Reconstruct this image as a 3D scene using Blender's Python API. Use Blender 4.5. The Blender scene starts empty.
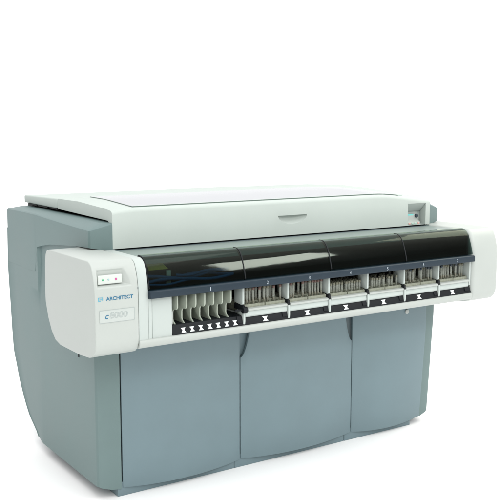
import bpy, bmesh, math, random
from mathutils import Vector, Matrix
random.seed(7)
S = bpy.context.scene
C = S.collection

# ---------------------------------------------------------------- camera
cd = bpy.data.cameras.new("camera"); cam = bpy.data.objects.new("camera", cd); C.objects.link(cam)
cd.sensor_fit = 'HORIZONTAL'; cd.sensor_width = 36; cd.lens = 882.83 / 500 * 36
cd.clip_start = .05; cd.clip_end = 500
R = ((0.83372084, -0.55218616, 0.0), (-0.07376415, -0.11137314, -0.99103727), (0.54723707, 0.82624843, -0.13358565))
m = Matrix.Identity(4)
for i in range(3):
    m[i][0] = R[0][i]; m[i][1] = -R[1][i]; m[i][2] = -R[2][i]
m.translation = Vector((-1.71201458, -3.73822793, 1.75))
cam.matrix_world = m
S.camera = cam

# ---------------------------------------------------------------- studio light
S.view_settings.view_transform = 'Standard'; S.view_settings.look = 'None'
S.view_settings.exposure = 0.16; S.view_settings.gamma = 1.0
W = bpy.data.worlds.new("World"); S.world = W; W.use_nodes = True
nt = W.node_tree; nt.nodes.clear()
out = nt.nodes.new('ShaderNodeOutputWorld'); bg = nt.nodes.new('ShaderNodeBackground')
tc = nt.nodes.new('ShaderNodeTexCoord'); sp = nt.nodes.new('ShaderNodeSeparateXYZ')
nt.links.new(tc.outputs['Generated'], sp.inputs[0])
def ramp(src, stops):
    r = nt.nodes.new('ShaderNodeValToRGB'); nt.links.new(src, r.inputs[0])
    e = r.color_ramp.elements
    while len(e) < len(stops): e.new(.5)
    for k, (p, v) in enumerate(stops): e[k].position = p; e[k].color = (v, v, v, 1)
    return r
mp = nt.nodes.new('ShaderNodeMath'); mp.operation = 'MULTIPLY_ADD'; mp.inputs[1].default_value = .5; mp.inputs[2].default_value = .5
dot = nt.nodes.new('ShaderNodeVectorMath'); dot.operation = 'DOT_PRODUCT'; dot.inputs[1].default_value = (.45, .893, 0)
nt.links.new(tc.outputs['Generated'], dot.inputs[0]); nt.links.new(dot.outputs['Value'], mp.inputs[0])
# white sweep behind, dim studio in front, bright ceiling bank above
ry = ramp(mp.outputs[0], [(0, .10), (.56, .16), (.74, 1.0), (1, 1.0)])
rz = ramp(sp.outputs['Z'], [(0, 0), (.30, .05), (.65, .95), (1, 1.0)])
mx = nt.nodes.new('ShaderNodeMix'); mx.data_type = 'RGBA'
nt.links.new(rz.outputs[0], mx.inputs['Factor']); nt.links.new(ry.outputs[0], mx.inputs['A'])
mx.inputs['B'].default_value = (1.35, 1.35, 1.35, 1)
tint = nt.nodes.new('ShaderNodeMix'); tint.data_type = 'RGBA'; tint.blend_type = 'MULTIPLY'; tint.inputs['Factor'].default_value = 1
nt.links.new(mx.outputs['Result'], tint.inputs['A']); tint.inputs['B'].default_value = (1, 1, 1, 1)
nt.links.new(tint.outputs['Result'], bg.inputs['Color']); bg.inputs['Strength'].default_value = 1.12
nt.links.new(bg.outputs[0], out.inputs[0])

def area(name, loc, target, sx, sy, power, col=(1, 1, 1)):
    l = bpy.data.lights.new(name, 'AREA'); l.shape = 'RECTANGLE'; l.size = sx; l.size_y = sy
    l.energy = power; l.color = col
    o = bpy.data.objects.new(name, l); C.objects.link(o); o.location = loc
    d = Vector(target) - Vector(loc); o.rotation_euler = d.to_track_quat('-Z', 'Y').to_euler()
    return o
area("overhead_softbox", (.4, -3.2, 6.8), (.8, -1.2, 0), 7.5, 5.5, 170)
area("key_softbox", (-2.2, -6.2, 3.9), (.8, -.5, .4), 3.0, 2.4, 150, (1.0, 1.0, .96))
area("front_strip_softbox", (3.90, -4.33, 3.62), (.66, -.35, 1.10), 1.25, .78, 54)
area("right_softbox", (3.62, -.55, 2.70), (1.85, -.30, 1.17), 1.6, 1.0, 17, (1, .97, .80))

# ---------------------------------------------------------------- materials
def mat(name, col, rough=.5, noise=0.0, nscale=40, bump=0.0, bscale=600, spec=.5, metal=0, coat=0, grime=0.0):
    M = bpy.data.materials.new(name); M.use_nodes = True
    n = M.node_tree.nodes; L = M.node_tree.links; b = n['Principled BSDF']
    b.inputs['Roughness'].default_value = rough; b.inputs['Metallic'].default_value = metal
    b.inputs['Specular IOR Level'].default_value = spec; b.inputs['Coat Weight'].default_value = coat
    b.inputs['Base Color'].default_value = (*col, 1)
    t = n.new('ShaderNodeTexCoord')
    if noise:
        nz = n.new('ShaderNodeTexNoise'); nz.inputs['Scale'].default_value = nscale; nz.inputs['Detail'].default_value = 6
        L.new(t.outputs['Object'], nz.inputs['Vector'])
        r = n.new('ShaderNodeValToRGB'); L.new(nz.outputs['Fac'], r.inputs[0])
        r.color_ramp.elements[0].position = .3; r.color_ramp.elements[1].position = .7
        r.color_ramp.elements[0].color = (*[c * (1 - noise) for c in col], 1)
        r.color_ramp.elements[1].color = (*[min(1, c * (1 + noise)) for c in col], 1)
        L.new(r.outputs[0], b.inputs['Base Color'])
        rr = n.new('ShaderNodeMath'); rr.operation = 'MULTIPLY_ADD'; rr.inputs[1].default_value = .12; rr.inputs[2].default_value = rough - .06
        L.new(nz.outputs['Fac'], rr.inputs[0]); L.new(rr.outputs[0], b.inputs['Roughness'])
    if bump:
        nb = n.new('ShaderNodeTexNoise'); nb.inputs['Scale'].default_value = bscale; nb.inputs['Detail'].default_value = 2
        L.new(t.outputs['Object'], nb.inputs['Vector'])
        bp = n.new('ShaderNodeBump'); bp.inputs['Strength'].default_value = bump; bp.inputs['Distance'].default_value = .001
        L.new(nb.outputs['Fac'], bp.inputs['Height']); L.new(bp.outputs[0], b.inputs['Normal'])
    return M
M = {}
M['grey'] = mat('grey_blue_paint', (.139, .202, .224), .48, .035, 5, .25, 700)
M['greyside'] = mat('grey_paint_side_light', (.123, .182, .180), .50, .035, 5, .3, 600)  # door paint again, with the side's greener, darker light put into its colour
M['dgrey'] = mat('dark_grey_frame', (.10, .13, .14), .6, .05, 8)
M['white'] = mat('pale_plastic', (.41, .455, .435), .42, .02, 6, .2, 800)
M['cream'] = mat('warm_pale_plastic', (.388, .418, .396), .42, .02, 6, .2, 800)
M['rail'] = mat('ledge_plastic_hood_shade', (.19, .235, .22), .4, .03, 8)  # ledge plastic, its colour darkened for the shade of the hood
M['hoodtop'] = mat('pale_hood_plastic', (.452, .499, .472), .60, .02, 4, .2, 800, spec=.06)
M['lid'] = mat('white_lid_glass', (.30, .315, .335), .15, spec=.08)
M['gasket'] = mat('lid_edge_gasket', (.10, .14, .12), .3)
M['edge'] = mat('lid_glass_edge', (.42, .50, .46), .12)
M['black'] = mat('black_plastic', (.006, .008, .010), .55, .1, 30, .3, 500, spec=.25)
M['void'] = mat('black_interior', (.006, .007, .007), .8)
M['navy'] = mat('navy_strip', (.014, .026, .038), .5, .05, 20, spec=.3)
M['lane'] = mat('lane_plastic', (.33, .37, .31), .45, .03, 20)
M['mark'] = mat('white_marking', (.62, .66, .66), .5)
M['digit'] = mat('pale_digit_print', (.32, .37, .41), .5)
M['panel'] = mat('white_indicator_panel', (.52, .555, .525), .3)
M['text'] = mat('blue_print', (.015, .125, .22), .5)
M['lblue'] = mat('light_blue_print', (.10, .32, .42), .5)
M['faint'] = mat('grey_outline_print', (.31, .355, .35), .5)
M['plate'] = mat('pale_name_plate', (.41, .445, .425), .3)
M['tray'] = mat('tray_plastic', (.42, .47, .45), .4, .03, 20)
M['rack'] = mat('olive_rack_plastic', (.235, .25, .195), .5, .2, 60)
M['green'] = mat('green_lamp_lens', (.05, .36, .17), .25)
M['paleblue'] = mat('pale_lamp_lens', (.28, .45, .47), .25)
M['pink'] = mat('pink_lamp_lens', (.48, .08, .26), .25)
M['cyan'] = mat('cyan_display', (.18, .66, .64), .2)
M['salmon'] = mat('salmon_key', (.72, .40, .36), .4)
M['greenkey'] = mat('green_key', (.40, .58, .50), .4)
M['blue'] = mat('blue_cable_jacket', (.03, .11, .27), .5, spec=.2)
M['yellow'] = mat('yellow_sticker', (.60, .46, .07), .5, .15, 50)
M['post'] = mat('pale_post', (.50, .56, .48), .4)
M['capred'] = mat('dull_red_cap', (.16, .10, .085), .5)
M['capolive'] = mat('olive_cap', (.17, .17, .125), .5)
M['capdark'] = mat('dark_cap', (.03, .045, .06), .45)
M['serum'] = mat('amber_fluid', (.16, .12, .05), .3)
def glassy(name, tcol, ior=1.36, rough=.055):
    g = bpy.data.materials.new(name); g.use_nodes = True; n = g.node_tree.nodes; L = g.node_tree.links; n.clear()
    o = n.new('ShaderNodeOutputMaterial'); t = n.new('ShaderNodeBsdfTransparent'); t.inputs[0].default_value = (*tcol, 1)
    gl = n.new('ShaderNodeBsdfGlossy'); gl.inputs['Roughness'].default_value = rough; gl.inputs['Color'].default_value = (.80, .88, .76, 1)
    fr = n.new('ShaderNodeFresnel'); fr.inputs[0].default_value = ior; mxs = n.new('ShaderNodeMixShader')
    # very slight waviness of the moulded sheet
    tcn = n.new('ShaderNodeTexCoord'); nz = n.new('ShaderNodeTexNoise'); nz.inputs['Scale'].default_value = 5
    mpn = n.new('ShaderNodeMapping'); mpn.inputs['Scale'].default_value = (1, 3, 3)
    L.new(tcn.outputs['Object'], mpn.inputs[0]); L.new(mpn.outputs[0], nz.inputs['Vector'])
    bp = n.new('ShaderNodeBump'); bp.inputs['Strength'].default_value = .10; bp.inputs['Distance'].default_value = .006
    L.new(nz.outputs['Fac'], bp.inputs['Height']); L.new(bp.outputs[0], gl.inputs['Normal'])
    ge = n.new('ShaderNodeNewGeometry'); mu = n.new('ShaderNodeMath'); mu.operation = 'MULTIPLY'; iv = n.new('ShaderNodeMath'); iv.operation = 'SUBTRACT'; iv.inputs[0].default_value = 1
    L.new(ge.outputs['Backfacing'], iv.inputs[1]); L.new(fr.outputs[0], mu.inputs[0]); L.new(iv.outputs[0], mu.inputs[1]); L.new(mu.outputs[0], mxs.inputs[0]); L.new(t.outputs[0], mxs.inputs[1]); L.new(gl.outputs[0], mxs.inputs[2]); L.new(mxs.outputs[0], o.inputs[0])
    return g
M['smoke'] = glassy('smoked_acrylic', (.45, .53, .52))
M['tube'] = mat('clear_tube_plastic', (.46, .49, .43), .22); M['tube'].node_tree.nodes['Principled BSDF'].inputs['Alpha'].default_value = .36

# ---------------------------------------------------------------- mesh helpers
def finish(name, bm, material, parent=None, bevel=0, seg=3, smooth=40, solid=0, bools=()):
    bmesh.ops.recalc_face_normals(bm, faces=bm.faces)
    me = bpy.data.meshes.new(name); bm.to_mesh(me); bm.free()
    o = bpy.data.objects.new(name, me); C.objects.link(o)
    mats = material if isinstance(material, (list, tuple)) else [material]
    for q in mats: me.materials.append(q)
    if solid:
        d = o.modifiers.new('s', 'SOLIDIFY'); d.thickness = solid; d.offset = -1
    cutters = []
    for cb in bools:
        bmesh.ops.recalc_face_normals(cb, faces=cb.faces)
        cm = bpy.data.meshes.new('cut'); cb.to_mesh(cm); cb.free()
        co = bpy.data.objects.new('cut', cm); C.objects.link(co); cutters.append(co)
        d = o.modifiers.new('b', 'BOOLEAN'); d.object = co; d.operation = 'DIFFERENCE'; d.solver = 'EXACT'
    if bevel:
        d = o.modifiers.new('v', 'BEVEL'); d.width = bevel; d.segments = seg; d.limit_method = 'ANGLE'; d.angle_limit = math.radians(35)
        d.harden_normals = False
    if solid or bools or bevel:
        bpy.context.view_layer.update()
        dg = bpy.context.evaluated_depsgraph_get()
        nm = bpy.data.meshes.new_from_object(o.evaluated_get(dg)); nm.name = name
        o.modifiers.clear(); o.data = nm; bpy.data.meshes.remove(me); me = nm
    for co in cutters:
        cm = co.data; bpy.data.objects.remove(co); bpy.data.meshes.remove(cm)
    if smooth:
        me.shade_smooth(); me.set_sharp_from_angle(angle=math.radians(smooth))
    if parent: o.parent = parent
    return o
def bx(bm, x0, x1, y0, y1, z0, z1, mi=0):
    v = [bm.verts.new(p) for p in ((x0, y0, z0), (x1, y0, z0), (x1, y1, z0), (x0, y1, z0), (x0, y0, z1), (x1, y0, z1), (x1, y1, z1), (x0, y1, z1))]
    for f in ((0, 1, 2, 3), (4, 7, 6, 5), (0, 4, 5, 1), (1, 5, 6, 2), (2, 6, 7, 3), (3, 7, 4, 0)):
        bm.faces.new([v[i] for i in f]).material_index = mi
def prismx(bm, prof, x0, x1, mi=0):      # profile in (y, z) extruded along x
    a = [bm.verts.new((x0, y, z)) for y, z in prof]; b = [bm.verts.new((x1, y, z)) for y, z in prof]
    n = len(prof)
    for f in [a, b[::-1]] + [[a[i], a[(i + 1) % n], b[(i + 1) % n], b[i]] for i in range(n)]:
        bm.faces.new(f).material_index = mi
def loft(bm, rings, close=False, mi=0):
    vs = [[bm.verts.new(p) for p in r] for r in rings]
    for i in range(len(vs) - 1):
        n = len(vs[i])
        for j in range(n if close else n - 1):
            bm.faces.new((vs[i][j], vs[i][(j + 1) % n], vs[i + 1][(j + 1) % n], vs[i + 1][j])).material_index = mi
    return vs
def box(name, x0, x1, y0, y1, z0, z1, m_, parent, bevel=.002, **k):
    b = bmesh.new(); bx(b, x0, x1, y0, y1, z0, z1); return finish(name, b, m_, parent, bevel, **k)
def cyl(bm, c, r0, r1, h, n=16, axis='z', mi=0):
    rings = []
    for (r, t) in ((r0, 0), (r1, h)):
        ring = []
        for i in range(n):
            a = 2 * math.pi * i / n
            p = (r * math.cos(a), r * math.sin(a), t)
            if axis == 'y': p = (p[0], p[2], p[1])
            if axis == 'x': p = (p[2], p[0], p[1])
            ring.append(tuple(c[k] + p[k] for k in range(3)))
        rings.append(ring)
    vs = loft(bm, rings, True, mi)
    bm.faces.new(vs[0]).material_index = mi; bm.faces.new(vs[1][::-1]).material_index = mi
def tube_path(bm, pts, r, n=8):
    rings = []
    for i, p in enumerate(pts):
        p = Vector(p); d = (Vector(pts[min(i + 1, len(pts) - 1)]) - Vector(pts[max(i - 1, 0)])).normalized()
        u = d.cross(Vector((0, 0, 1))).normalized(); v = u.cross(d)
        rings.append([tuple(p + r * (math.cos(2 * math.pi * k / n) * u + math.sin(2 * math.pi * k / n) * v)) for k in range(n)])
    vs = loft(bm, rings, True); bm.faces.new(vs[0]); bm.faces.new(vs[-1][::-1])
def text(name, s, x0, x1, z0, z1, y, m_, parent, shear=0, depth=.0006, outline=False, bold=0):
    cu = bpy.data.curves.new(name, 'FONT'); cu.body = s; cu.shear = shear; cu.offset = bold
    if outline: cu.fill_mode = 'NONE'; cu.bevel_depth = .018
    else: cu.extrude = .01
    t = bpy.data.objects.new(name, cu); C.objects.link(t); bpy.context.view_layer.update()
    me = bpy.data.meshes.new_from_object(t.evaluated_get(bpy.context.evaluated_depsgraph_get()))
    bpy.data.objects.remove(t); bpy.data.curves.remove(cu)
    xs = [v.co.x for v in me.vertices]; ys = [v.co.y for v in me.vertices]; zs = [v.co.z for v in me.vertices]
    for v in me.vertices:
        a = (v.co.x - min(xs)) / (max(xs) - min(xs)); b = (v.co.y - min(ys)) / (max(ys) - min(ys)); c = (v.co.z - min(zs)) / (max(zs) - min(zs))
        v.co = (x0 + a * (x1 - x0), y - c * depth, z0 + b * (z1 - z0))
    me.name = name; me.materials.clear(); me.materials.append(m_)
    o = bpy.data.objects.new(name, me); C.objects.link(o); o.parent = parent
    return o
def thing(name, label, cat, group=None, loc=(0, 0, 0)):
    o = bpy.data.objects.new(name, None); C.objects.link(o); o.location = loc; o.empty_display_size = .1
    o['label'] = label; o['category'] = cat
    if group: o['group'] = group
    return o
def lerp(tab, t):
    for (a, va), (b, vb) in zip(tab, tab[1:]):
        if t <= b: return va + (vb - va) * max(0, (t - a)) / (b - a)
    return tab[-1][1]

# ---------------------------------------------------------------- setting: the white sweep floor
fb = bmesh.new(); v = [fb.verts.new(p) for p in ((-60, -60, 0), (60, -60, 0), (60, 60, 0), (-60, 60, 0))]; fb.faces.new(v)
fl = finish('floor', fb, mat('white_studio_floor', (.94, .94, .94), .7, .004, 1), smooth=0); fl['kind'] = 'structure'

# ---------------------------------------------------------------- the analyser
A = thing('laboratory_analyzer', 'long grey and off-white laboratory analyser with a smoked front cover, standing on the white floor', 'analyser')

# plinth
for x0, x1 in ((0, .664), (.667, 1.403), (1.408, 1.915)):
    box('plinth', x0, x1, 0, 1.0, 0.0, .07, M['grey'], A, .002)
# carcass behind the doors
b = bmesh.new(); prismx(b, [(.03, .071), (.03, .88), (-.02, .92), (-.02, 1.198), (1.12, 1.198), (1.12, .5), (.82, .071)], -.06, 2.04)
finish('cabinet_frame', b, M['dgrey'], A, .004)

# doors: bowed sheets with finger scoops at the top corners
def door(x0, x1, zb, bow, dip, sl, sr, lean=0, label=None):
    b = bmesh.new(); n = 40; xs = [x0 + (x1 - x0) * i / n for i in range(n + 1)]
    for s, on in ((0, sl), (1, sr)):
        if on:
            e = x1 if s else x0; g = -1 if s else 1
            xs += [e + g * d for d in (.003, .008, .014, .022, .031, .04, .048, .053, .0535)]
    xs = sorted(set(round(q, 5) for q in xs))
    rings = []
    for q in xs:
        t = (q - x0) / (x1 - x0) * 2 - 1; y = -.004 - bow * (1 - t * t)
        zt = .84
        if sl and q - x0 < .0532: zt = .59 + .14 * ((q - x0) / .053) ** 2
        if sr and x1 - q < .0532: zt = .583 + .15 * ((x1 - q) / .053) ** 2
        z0 = zb - dip * (1 - t * t)
        rings.append([(q - lean * max(0, (.57 - (z0 + (zt - z0) * k / 6))) * (t + 1) / 2, y, z0 + (zt - z0) * k / 6) for k in range(7)])
    loft(b, rings)
    for f in b.faces:
        f.normal_update()
        if f.normal.y > 0: f.normal_flip()
    me = finish('door', b, M['grey'], A, 0, solid=0, smooth=50)
    return me
def thick(o, t, bev=.002):
    # give an open sheet a real thickness behind its face
    d = o.modifiers.new('s', 'SOLIDIFY'); d.thickness = t; d.offset = 1 if o.data.polygons[0].normal.y > 0 else -1
    d2 = o.modifiers.new('v', 'BEVEL'); d2.width = bev; d2.segments = 2; d2.limit_method = 'ANGLE'; d2.angle_limit = math.radians(50)
    bpy.context.view_layer.update(); dg = bpy.context.evaluated_depsgraph_get()
    nm = bpy.data.meshes.new_from_object(o.evaluated_get(dg)); nm.name = o.name
    o.modifiers.clear(); o.data = nm; nm.shade_smooth(); nm.set_sharp_from_angle(angle=math.radians(40))
d1 = door(.026, .6975, .042, .030, .012, False, False)
d2 = door(.7025, 1.4475, .046, .030, .014, True, True)
d3 = door(1.4525, 2.024, .046, .026, .016, False, False, lean=.07)
for o in (d1, d2, d3): thick(o, .018)
# pale round latch on the right door
b = bmesh.new(); cyl(b, (1.842, -.034, .706), .014, .014, .010, 20, 'y')
finish('latch', b, M['cream'], d3, .002)
# finger scoops behind door two
for xa in (.7, 1.43):
    b = bmesh.new(); bx(b, xa - .03, xa + .07, .0155, .029, .52, .86); finish('scoop_backing', b, M['grey'] if xa < 1 else M['dgrey'], A, .002)

# side panels (left and right): moulded skins, front facet included
back = [(.067, .845), (.094, .875), (.163, .990), (.308, 1.115), (.413, 1.172), (.492, 1.212), (.772, 1.243), (1.002, 1.266), (1.003, 1.262), (1.20, 1.252)]
zs = [.067, .072, .083] + [.094 + .906 * k / 44 for k in range(45)] + [1.002, 1.0035, 1.06, 1.12, 1.20]
def spline(tab, t):
    i = max(k for k in range(len(tab) - 1) if tab[k][0] <= t or k == 0)
    p = [tab[max(i - 1, 0)], tab[i], tab[i + 1], tab[min(i + 2, len(tab) - 1)]]
    h = p[2][0] - p[1][0]; u = min(1, max(0, (t - p[1][0]) / h))
    m1 = (p[2][1] - p[0][1]) / (p[2][0] - p[0][0]) * h; m2 = (p[3][1] - p[1][1]) / (p[3][0] - p[1][0]) * h
    return (2*u**3 - 3*u*u + 1) * p[1][1] + (u**3 - 2*u*u + u) * m1 + (-2*u**3 + 3*u*u) * p[2][1] + (u**3 - u*u) * m2
def side(right):
    b = bmesh.new(); rings = []
    for z in zs:
        yb = spline(back, z) if z > .1 and z < .95 else lerp(back, z); row = []
        k = min(1, max(0, (z - .80) / .28)); k = k * k * (3 - 2 * k)
        inset = .016 * k
        taper = -.065 * max(0, .66 - z) if right else 0
        zf = lambda u: z - .030 * max(0, 1 - (z - .067) / .05) * u       # facet bottom dips towards the plinth
        row.append((.0195 + (-.5 * taper if right else 0), .02, zf(1))); row.append((.0195 + (-.5 * taper if right else 0), -.003, zf(1)))
        row.append((-.030, -.002, zf(.8))); row.append((-.080, .002, zf(.25))); row.append((-.092, .007, z)); row.append((-.0985 + inset * .4, .018, z))
        for y in (.06, .2, .4, .6, .70): row.append((-.1 + inset, y, z))
        row.append((-.1 + inset, .722, z)); row.append((-.1, .732, z))
        for t in (.25, .5, .75, .97): row.append((-.1 + .019 * t, .74 + (yb - .74) * t, z))
        row.append((-.085, yb, z)); row.append((-.06, yb - .004, z))
        if right: row = [(2.004 - p[0] + taper, p[1], p[2]) for p in row]
        rings.append(row)
    loft(b, rings)
    o = finish('side_panel', b, M['greyside'], A, 0, solid=0, smooth=28)
    return o
sl_, sr_ = side(False), side(True)
b = bmesh.new(); prismx(b, [(.193, .664), (.193, .682), (.203, .682), (.203, .664)], -.1035, -.09)
finish('screw_slot', b, M['black'], sl_, .001)

# upper side housings with sloping shoulder and chamfered front
def housing(right):
    st = [(.012, .004, 1.196, 1.330, .016), (.0, .0, 1.196, 1.328, .016), (-.093, .040, 1.212, 1.297, .016), (-.1, .052, 1.214, 1.296, .016), (-.1, .2, 1.206, 1.300, .016), (-.1, .4, 1.190, 1.305, .016),
          (-.1, .55, 1.176, 1.310, .016), (-.1, .68, 1.155, 1.314, .016), (-.1, .728, 1.144, 1.316, .016), (-.1, .752, 1.08, 1.317, .016), (-.1006, .765, 1.01, 1.317, .016), (-.0952, .9, 1.005, 1.316, .016),
          (-.0893, 1.05, 1.005, 1.314, .016), (-.0826, 1.252, 1.0032, 1.309, .016), (-.067, 1.270, 1.0032, 1.309, .016), (.016, 1.272, 1.0032, 1.309, .016)]
    b = bmesh.new(); rings = []
    for x, y, zb, zc, xi in st:
        yi = max(y, .018) if y < .1 else min(y, 1.16)
        rings.append([(min(x + .03, .014), y + (.02 if y < .1 else 0), zb), (x, y, zb), (x, y, zc - .012), (x + .002, y, zc - .004), (x + .009, y + (.001 if y < 1 else -.002), zc + .001),
                      (min(xi, x + .06), yi, 1.326 if y < 1.15 else 1.328), (xi + .004, yi, 1.327 if y < 1.15 else 1.329)])
    if right: rings = [[(2.05 - p[0] * (1.25 if p[0] < 0 else 1) - .012, p[1] + .02, p[2]) for p in r] for r in rings]
    loft(b, rings)
    return finish('side_housing', b, M['greyside'], A, 0, solid=0, smooth=24)
housing(False); housing(True)

# hood
zl = [(0, 1.384), (.1, 1.390), (.4, 1.402), (.7, 1.398), (1.19, 1.387)]
zr = [(0, 1.352), (.2, 1.366), (.4, 1.379), (.78, 1.398), (1.19, 1.383)]
def ztop(x, y):
    s = min(1, max(0, (x - 1.62) / .41)); s = s * s * (3 - 2 * s) * .6 + s * .4 * s
    c = lerp([(0, 1.394), (.4, 1.404), (.7, 1.400), (1.19, 1.385)], y)
    l = max(0, 1 - x / .12) ** 2
    return (c * (1 - l) + lerp(zl, y) * l) * (1 - s) + lerp(zr, y) * s
def hood_part(name, y0, y1, front):
    b = bmesh.new(); rings = []
    xs = [0, .03, .07, .12, .3, .6, .9, 1.2, 1.5, 1.62, 1.68, 1.74, 1.8, 1.85, 1.9, 1.95, 2.0, 2.034]
    for x in xs:
        r = []
        if front:
            r += [(x, 0, 1.206)]
            zt = ztop(x, 0); rad = .022
            for k in range(6):
                a = math.pi / 2 * k / 5
                r.append((x, rad - rad * math.cos(a), zt - rad + rad * math.sin(a)))
            ys = [.06, .12, .2, .3, .4, .5, .6, y1]
        else: ys = [y0, y0 + .1, y0 + .2, y0 + .3, y0 + .4, y1]
        zz = lambda y: min(ztop(x, y), 9)
        r += [(x, y, zz(y)) for y in ys]
        if front: r += [(x, y1, 1.345), (x, .05, 1.335), (x, .035, 1.325), (x, .035, 1.206)]
        else: r += [(x, y1, 1.346), (x, y0, 1.345)]
        rings.append(r)
    vs = loft(b, rings, True); b.faces.new(vs[0]); b.faces.new(vs[-1][::-1])
    cuts = []
    if front:
        c1 = bmesh.new(); bx(c1, 1.860, 2.000, -.05, .06, 1.15, 1.333); cuts.append(c1)
        c2 = bmesh.new(); bmesh.ops.create_uvsphere(c2, u_segments=48, v_segments=24, radius=1)
        for v in c2.verts: v.co = (1.034 + v.co.x * .094, v.co.y * .033, 1.3115 + v.co.z * .046)
        bmesh.ops.bisect_plane(c2, geom=c2.verts[:] + c2.edges[:] + c2.faces[:], plane_co=(0, 0, 1.3115), plane_no=(0, 0, 1), clear_outer=True)
        bmesh.ops.holes_fill(c2, edges=[e for e in c2.edges if e.is_boundary]); cuts.append(c2)
    return finish(name, b, M['hoodtop'], A, .007, 3, 32, bools=cuts)
hood = hood_part('hood', 0, .672, True)
hood_part('rear_cover', .684, 1.19, False)
# seal under the hood
b = bmesh.new(); prismx(b, [(.02, 1.1985), (.02, 1.206), (1.18, 1.342), (1.18, 1.30), (.06, 1.1985)], .016, 2.02); finish('hood_seal', b, M['black'], A, .001)
for y0, y1 in ((.69, .80), (.84, .98), (1.0, 1.12)):
    box('hinge_gap', .002, .02, y0, y1, 1.338, 1.3465, M['void'], A, 0)
# white glass lid set into the hood
def sheet_on_hood(name, m_, x0a, x0b, x1a, x1b, y0, y1, up, th, parent, nx=36, ny=6):
    b = bmesh.new(); top = []; bot = []
    for j in range(ny + 1):
        y = y0 + (y1 - y0) * j / ny; s = j / ny; xa = x0a + (x0b - x0a) * s; xb = x1a + (x1b - x1a) * s
        top.append([(xa + (xb - xa) * i / nx, y, ztop(xa + (xb - xa) * i / nx, y) + up) for i in range(nx + 1)])
        bot.append([(p[0], p[1], p[2] - th) for p in top[-1]])
    T = loft(b, top); B = loft(b, bot)
    for a, c in ((T[0], B[0]), (T[-1], B[-1]), ([r[0] for r in T], [r[0] for r in B]), ([r[-1] for r in T], [r[-1] for r in B])):
        for i in range(len(a) - 1): b.faces.new((a[i], a[i + 1], c[i + 1], c[i]))
    return finish(name, b, m_, parent, 0, smooth=50)
lid = sheet_on_hood('glass_lid', M['lid'], .122, .172, 1.835, 1.80, .045, .64, .0035, .004, A)
sheet_on_hood('lid_gasket', M['gasket'], .112, .119, 1.80, 1.80, .024, .032, .0045, .006, lid, ny=1)
sheet_on_hood('lid_glass_edge', M['edge'], .119, .125, 1.84, 1.84, .0325, .0445, .0042, .005, lid, ny=1)
sheet_on_hood('lid_gasket', M['gasket'], .115, .168, .120, .1705, .046, .64, .0042, .005, lid, nx=2)

# control niche at the right end of the hood
b = bmesh.new()
bx(b, 1.8605, 1.9995, .050, .058, 1.206, 1.3325); bx(b, 1.8605, 1.9995, .005, .050, 1.206, 1.209); bx(b, 2.0, 2.006, .034, .058, 1.206, 1.3325); bx(b, 1.853, 1.860, .034, .058, 1.206, 1.3325)
niche = finish('control_niche', b, M['white'], A, .001)
b = bmesh.new(); prismx(b, [(.001, 1.3325), (.049, 1.3325), (.049, 1.285), (.040, 1.285)], 1.861, 1.999); finish('niche_shade', b, M['white'], niche, .001)
b = bmesh.new(); prismx(b, [(.049, 1.269), (.049, 1.209), (.012, 1.209), (.012, 1.222), (.030, 1.232), (.036, 1.269)], 1.864, 1.972); cpn = finish('control_panel', b, M['cream'], niche, .002)
b = bmesh.new(); prismx(b, [(.0345, 1.268), (.0345, 1.252), (.0365, 1.252), (.0365, 1.268)], 1.866, 1.936); finish('display', b, M['cyan'], cpn, 0)
b = bmesh.new(); cyl(b, (1.956, .024, 1.257), .010, .0115, .016, 20, 'y'); finish('knob', b, M['capdark'], cpn, .002)
for i, mm in enumerate(('salmon', 'greenkey', 'greenkey', 'salmon')):
    box('button', 1.878 + i * .024, 1.891 + i * .024, .0095, .0125, 1.2115, 1.2205, M[mm], cpn, .001)

# ledge on top of the loader
box('loader_top', .001, 2.02, -.268, .018, 1.165, 1.1975, M['rail'], A, .004)
# --------------------------------------------------- loader: end pods
pod = [(.16, 1.205), (-.285, 1.205), (-.303, 1.199), (-.322, 1.186), (-.334, 1.16), (-.345, 1.13), (-.353, 1.09), (-.356, 1.05), (-.356, .865), (-.353, .838), (-.342, .816), (-.32, .797), (-.28, .785), (-.18, .776),
       (.05, .774), (.11, .787), (.155, .822), (.195, .88), (.222, .95), (.226, 1.0), (.216, 1.14), (.205, 1.18), (.19, 1.198)]
b = bmesh.new(); prismx(b, pod, -.25, -.0475)
cut = bmesh.new()
rings = []
for xa, xb, y in ((-.245, -.062, -.42), (-.245, -.062, -.352), (-.228, -.100, -.318)):
    pass
cv = []
for (xa, xb, y, z0, z1) in ((-.236, -.060, -.42, 1.086, 1.196), (-.236, -.066, -.36, 1.094, 1.193), (-.226, -.112, -.322, 1.106, 1.165)):
    cv.append([(xa, y, z0), (xb, y, z0), (xb, y, z1), (xa, y, z1)])
vs = loft(cut, cv, True); cut.faces.new(vs[0]); cut.faces.new(vs[-1][::-1])
podl = finish('end_pod', b, M['cream'], A, .014, 4, 40, bools=[cut])
podl['label'] = 'left end pod carrying the status lights and name plate'
ind = box('indicator_panel', -.225, -.113, -.336, -.318, 1.108, 1.146, M['panel'], podl, .003)
for x, mm in ((-.203, 'green'), (-.177, 'paleblue'), (-.142, 'pink')):
    b = bmesh.new(); cyl(b, (x, -.3385, 1.127), .0038 if mm != 'pink' else .0048, .0038 if mm != 'pink' else .0048, .0035, 16, 'y')
    finish('indicator_light', b, M[mm], ind, .0006)
text('maker_name', 'ARCHITECT', -.199, -.073, 1.0405, 1.0565, -.356, M['text'], podl, bold=.03)
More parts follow.
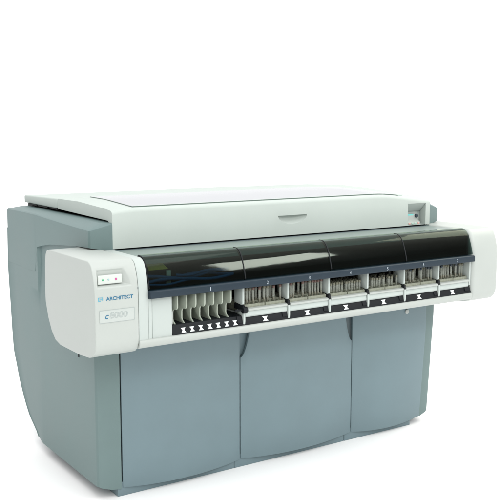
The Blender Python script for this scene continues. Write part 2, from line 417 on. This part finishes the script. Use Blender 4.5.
# small rounded bracket emblem
b = bmesh.new()
for q in ((-.235, -.213, 1.0545, 1.0572), (-.235, -.2315, 1.0435, 1.0545), (-.2165, -.213, 1.0435, 1.0545), (-.235, -.223, 1.0405, 1.0435), (-.229, -.2165, 1.0465, 1.0500)):
    bx(b, q[0], q[1], -.3568, -.3555, q[2], q[3])
finish('emblem', b, M['lblue'], podl, 0)
npl = box('name_plate', -.2305, -.068, -.3572, -.3552, .946, 1.0005, M['plate'], podl, .0008)
b = bmesh.new()
for q in ((-.2305, -.068, .9993, 1.0005), (-.2305, -.068, .946, .9472), (-.2305, -.2293, .9472, .9993), (-.0692, -.068, .9472, .9993)): bx(b, q[0], q[1], -.3576, -.3572, q[2], q[3])
finish('plate_border', b, M['faint'], npl, 0)
text('model_letter', 'c', -.205, -.188, .9625, .980, -.3573, M['text'], npl, shear=.3, bold=.01)
text('model_number', '8000', -.184, -.100, .9625, .9895, -.3573, M['faint'], npl, shear=.1, outline=True)
# trim ring between pod and cover, white filler panel
trim = [(.0, 1.2025), (-.283, 1.2025), (-.301, 1.197), (-.3195, 1.184), (-.3315, 1.159), (-.3425, 1.13), (-.3505, 1.09), (-.3535, 1.05), (-.3535, .842), (.0, .842)]
b = bmesh.new(); prismx(b, trim, -.0455, .0005); ct = finish('pod_trim', b, M['white'], A, .002)
b = bmesh.new(); cyl(b, (-.049, -.357, 1.082), .0025, .0025, .003, 12, 'y'); finish('screw_head', b, M['dgrey'], ct, 0)
box('filler_panel', .0205, .1185, -.350, -.10, .8425, 1.0275, M['white'], A, .003)
box('filler_strip', .0015, .0185, -.3525, -.10, .8425, 1.0275, M['white'], A, .002)
b = bmesh.new(); prismx(b, pod, 2.022, 2.235)
podr = finish('end_pod', b, M['cream'], A, .040, 7, 40)
podr['label'] = 'plain rounded right end pod'
# bottom lip
lip = [(-.10, .806), (-.325, .806), (-.348, .812), (-.359, .823), (-.362, .837), (-.358, .846), (-.351, .8495), (-.335, .8495), (-.10, .84)]
b = bmesh.new(); prismx(b, lip, -.046, 2.021); finish('bottom_lip', b, M['cream'], A, .002)
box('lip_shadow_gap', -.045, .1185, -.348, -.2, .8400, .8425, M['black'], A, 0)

# black ledge with hourglass marks
le = [(-.3525, .8490), (-.334, .8925), (-.12, .8925), (-.12, .8490)]
b = bmesh.new(); prismx(b, le, .1195, 2.0215); ledge = finish('marked_ledge', b, M['black'], A, .0015)
nrm = Vector((0, -.0435, .0185)).normalized(); up = Vector((0, .0185, .0435)).normalized()
def hourglass(xc, w):
    b = bmesh.new(); c0 = Vector((xc, -.3525, .849)) + up * .0185 + nrm * .0006
    def P(u, v_): q = c0 + Vector((u, 0, 0)) + up * v_; return q
    pl = [(-w, .0115), (w, .0115), (w * .42, .001), (w, -.0115), (-w, -.0115), (-w * .42, .001)]
    for part in (((-w, .0115), (w, .0115), (w * .42, .0015), (-w * .42, .0015)), ((-w * .42, -.0015), (w * .42, -.0015), (w, -.0115), (-w, -.0115)), ((-w * .42, .0015), (w * .42, .0015), (w * .42, -.0015), (-w * .42, -.0015))):
        a = [b.verts.new(P(*q) + nrm * .0006) for q in part]; c = [b.verts.new(P(*q) - nrm * .0003) for q in part]
        b.faces.new(a); b.faces.new(c[::-1])
        for i in range(4): b.faces.new((a[i], a[(i + 1) % 4], c[(i + 1) % 4], c[i]))
    finish('hourglass_mark', b, M['mark'], ledge, 0)
for x in (.177, .222, .268, .315, .360, .406, .452): hourglass(x, .0125)
for x in (.622, .873, 1.118, 1.371, 1.625, 1.878): hourglass(x, .0165)

# bay interior
b = bmesh.new()
bx(b, .1195, 2.0215, -.13, -.11, .8895, 1.0285); bx(b, .0015, 2.0215, -.328, -.11, 1.0287, 1.0305)
finish('bay_lining', b, M['void'], A, 0)
# lane blades of the first bay
bl = [(-.350, 1.024), (-.350, .985), (-.349, .972), (-.344, .964), (-.336, .960), (-.318, .959), (-.309, .955), (-.304, .946), (-.303, .915), (-.306, .906), (-.320, .897), (-.328, .890), (-.331, .880), (-.333, .873), (-.322, .8715),
      (-.16, .889), (-.16, 1.024)]
for k in range(7):
    x = .1435 + k * .0468
    b = bmesh.new(); prismx(b, bl, x, x + .007); finish('lane_divider', b, M['lane'], A, .0016, 2)
box('lane_block', .1205, .1425, -.318, -.2, .880, .952, M['cream'], A, .003)
for k in range(7): box('lane_clip', .1435 + k * .0468 - .026, .1435 + k * .0468 - .012, -.30, -.29, 1.010, 1.0285, M['dgrey'], A, .001)

# bay dividers
divx = [.5, .7585, 1.010, 1.263, 1.518, 1.772]
for i, x in enumerate(divx):
    w = .011
    b = bmesh.new(); prismx(b, [(-.343, 1.027), (-.343, .948), (-.334, .943), (-.272, .950), (-.268, 1.027)], x - w / 2, x + w / 2)
    up_ = finish('bay_divider', b, M['tray'], A, .002)
    b = bmesh.new(); prismx(b, [(-.352, .918), (-.3525, .870), (-.349, .843), (-.342, .843), (-.334, .868), (-.300, .893), (-.295, .918)], x - w / 2, x + w / 2)
    finish('divider_tooth', b, M['tray'], up_, .002)
    b = bmesh.new(); bx(b, x - .007, x + .007, -.348, -.27, .9185, .9425)
    if i == 0:
        cyl(b, (x - .012, -.352, .922), .016, .016, .024, 16, 'x'); bx(b, x - .05, x - .011, -.352, -.344, .918, .927)
    finish('divider_joint', b, M['black'], up_, .002)
    b = bmesh.new(); prismx(b, [(-.352, .862), (-.340, .893), (-.315, .898), (-.315, .872)], x - .036, x - .008); finish('ledge_stop', b, M['black'], ledge, .002)
b = bmesh.new(); prismx(b, [(-.352, .862), (-.340, .893), (-.315, .898), (-.315, .872)], 1.975, 2.015); finish('ledge_stop', b, M['black'], ledge, .002)
box('bay_end_wall', 2.008, 2.0205, -.345, -.14, .893, 1.027, M['white'], A, .002)

# navy strip with section numbers
b = bmesh.new(); prismx(b, [(-.375, 1.0300), (-.3725, 1.0600), (-.366, 1.0635), (-.33, 1.062), (-.33, 1.0300), (-.35, 1.028)], .0015, 2.0205)
strip = finish('number_strip', b, M['navy'], A, .0025)
for s, x in zip('1234567', (.303, .615, .862, 1.12, 1.368, 1.624, 1.881)):
    text('section_number', s, x - (.002 if s == '1' else .005), x + (.002 if s == '1' else .005), 1.0375, 1.0535, -.3745, M['digit'], strip, bold=.005)

# smoked cover: four lifting segments
cov = [(-.255, 1.2085), (-.278, 1.2075), (-.292, 1.2035), (-.304, 1.196), (-.315, 1.185), (-.325, 1.169), (-.333, 1.151), (-.340, 1.132), (-.347, 1.112), (-.353, 1.092), (-.358, 1.071)]
def offs(p, t):
    o = []
    for i in range(len(p)):
        a = Vector(p[max(i - 1, 0)]); c = Vector(p[min(i + 1, len(p) - 1)]); d = (c - a).normalized(); o.append((p[i][0] - d.y * t * -1 * -1, p[i][1] + d.x * t * -1 * -1))
    return o
inner = [(y + .0035, z - .0025) for y, z in cov]
xs_ = [.0025, .5005, 1.0105, 1.5155, 2.0195]
for i in range(4):
    b = bmesh.new(); prismx(b, cov + inner[::-1], xs_[i] + .003, xs_[i + 1] - .003)
    cv_ = finish('cover_segment', b, M['smoke'], A, 0, smooth=50)
    rib = [(y - .0012, z + .0008) for y, z in cov] + [(y + .012, z - .008) for y, z in cov][::-1]
    for x in ((xs_[i] - .0035 + (.004 if i == 0 else .0045),) if i else (.0025,)):
        b = bmesh.new(); prismx(b, rib, x - .0022 if i else x, x + .0035); finish('cover_rib', b, M['black'], cv_, .0008)
b = bmesh.new(); prismx(b, [(-.262, 1.1975), (-.262, 1.2055), (-.285, 1.2050), (-.285, 1.1985)], .004, 2.018); finish('cover_hinge_rail', b, M['dgrey'], A, .001)

# what shows dimly through the cover
b = bmesh.new(); prismx(b, [(-.335, 1.031), (-.33, 1.062), (-.20, 1.070), (-.17, 1.163), (-.11, 1.163), (-.11, 1.031)], .004, 2.018)
deck = finish('transport_deck', b, M['black'], A, .003)
box('cover_end_plate', 2.006, 2.0185, -.322, -.11, 1.066, 1.175, M['void'], A, 0)
b = bmesh.new(); loft(b, [[(.052, -.262, 1.136), (.052, -.240, 1.165)], [(.148, -.262, 1.136), (.128, -.240, 1.165)]])
st_ = finish('sticker', b, M['yellow'], deck, 0, solid=.002)
box('guide_post', .142, .163, -.262, -.250, 1.066, 1.128, M['post'], deck, .002)
def wave(x0, x1, y, z, a, ph, r, n=30):
    b = bmesh.new(); tube_path(b, [(x0 + (x1 - x0) * i / n, y + .012 * math.sin(ph + 7 * i / n), z + a * math.sin(ph + 6.3 * i / n)) for i in range(n + 1)], r)
    finish('blue_hose', b, M['blue'], deck, 0, smooth=60)
wave(.02, .48, -.29, 1.086, .007, 0, .007); wave(.03, .47, -.265, 1.100, .010, 1.8, .008); wave(.18, .44, -.275, 1.108, .005, 3.3, .006); wave(.10, .495, -.25, 1.092, .008, 4.6, .0065); wave(.005, .30, -.30, 1.078, .004, 2.4, .005)

# --------------------------------------------------- sample racks and tubes in bays two to seven
ORD = {2: 'second', 3: 'third', 4: 'fourth', 5: 'fifth', 6: 'sixth', 7: 'seventh'}
def make_rack(k, j, xa, xb, side_word):
    t = thing('tube_rack', 'olive tube rack in the %s half of the %s bay from the left' % (side_word, ORD[k]), 'tube rack', 'olive tube racks in the numbered bays', ((xa + xb) / 2, -.32, .9))
    w = (xb - xa) / 2
    b = bmesh.new()
    bx(b, -w + .002, w - .002, -.012, .165, .002, .022); finish('rack_base', b, M['rack'], t, .002)
    b = bmesh.new(); bx(b, -w + .002, w - .002, -.0135, -.004, .0225, .0425); finish('front_bar', b, M['rack'], t, .002)
    b = bmesh.new()
    for q in range(4): bx(b, -w + .002, w - .002, .020 + q * .040, .0225 + q * .040, .0225, .050)
    for q in range(5): bx(b, -w + .003 + q * (2 * w - .0085) / 4, -w + .0055 + q * (2 * w - .0085) / 4, -.0035, .160, .0225, .046)
    finish('rack_walls', b, M['rack'], t, 0)
    return t
def make_tube(cap):
    t = thing('sample_tube', 'x', 'sample tube')
    b = bmesh.new(); cyl(b, (0, 0, 0), .0052, .0062, .078, 12); finish('tube_wall', b, M['tube'], t, 0, smooth=60)
    b = bmesh.new(); cyl(b, (0, 0, .002), .0040, .0045, .030, 12); finish('fluid', b, M['serum'], t, 0, smooth=60)
    b = bmesh.new(); cyl(b, (0, 0, .0785), .0070, .0066, .012, 12); finish('cap', b, M[cap], t, .001, 2)
    return t
def dup(root, loc):
    r = root.copy(); C.objects.link(r); r.location = loc
    for ch in root.children:
        c = ch.copy(); C.objects.link(c); c.parent = r
    return r
protos = {}
words = {'capred': 'a dull red cap', 'capolive': 'an olive cap', 'capdark': 'a dark cap'}
plan = {2: ('capred', .78, 0), 3: ('capred', .66, 0), 4: ('capolive', .9, -.026), 5: ('capolive', .85, -.026), 6: ('capolive', .6, -.004), 7: ('capdark', .42, 0)}
bays = [(2, .508, .751), (3, .766, 1.003), (4, 1.018, 1.256), (5, 1.271, 1.511), (6, 1.526, 1.765), (7, 1.780, 2.006)]
for k, xa, xb in bays:
    tr = thing('sample_tray', 'pale sample tray closing the front of the %s bay from the left' % ORD[k], 'tray', 'pale trays in the numbered bays', ((xa + xb) / 2, -.32, .8895))
    w = (xb - xa) / 2 - .0015
    b = bmesh.new(); prismx(b, [(-.022, .034), (-.008, .034), (-.008, .0085), (.17, .0085), (.17, .001), (-.014, .001), (-.017, -.004), (-.021, -.006), (-.026, .002)], -w, w)
    finish('tray_body', b, M['tray'], tr, .0018)
    b = bmesh.new(); prismx(b, [(-.029, .0245), (-.0305, .0345), (-.019, .0385), (-.007, .0385), (-.007, .0345), (-.0225, .0345), (-.0225, .0245)], -w, w)
    finish('tray_rim', b, M['cream'], tr, .0012)
    mid = (xa + xb) / 2
    for j, (a, c, sw) in enumerate(((xa + .002, mid - .0005, 'left'), (mid + .0005, xb - .002, 'right'))):
        make_rack(k, j, a, c, sw)
        cap, fill, dz = plan[k]
        for row in range(4):
            for q in range(6):
                if random.random() > fill: continue
                cc = cap
                if k in (2, 3) and random.random() < .35: cc = 'capolive'
                if k == 6 and random.random() < .3: cc = 'capdark'
                if k == 7 and random.random() < .3: cc = 'capolive'
                x = a + .004 + (q + .5) * (c - a - .008) / 6 + random.uniform(-.0015, .0015); y = -.305 + row * .034 + random.uniform(-.002, .002)
                z = .9225 + random.uniform(0, .006) + (dz if dz > -.01 else dz + 0.0)
                if cc not in protos: protos[cc] = t = make_tube(cc); t.location = (x, y, z)
                else: t = dup(protos[cc], (x, y, z))
                t['label'] = 'clear sample tube with %s in the %s bay from the left' % (words[cc], ORD[k])
                t['group'] = 'tubes with %s in the %s bay' % (words[cc], ORD[k])

# rear grey guard on the right of the hood
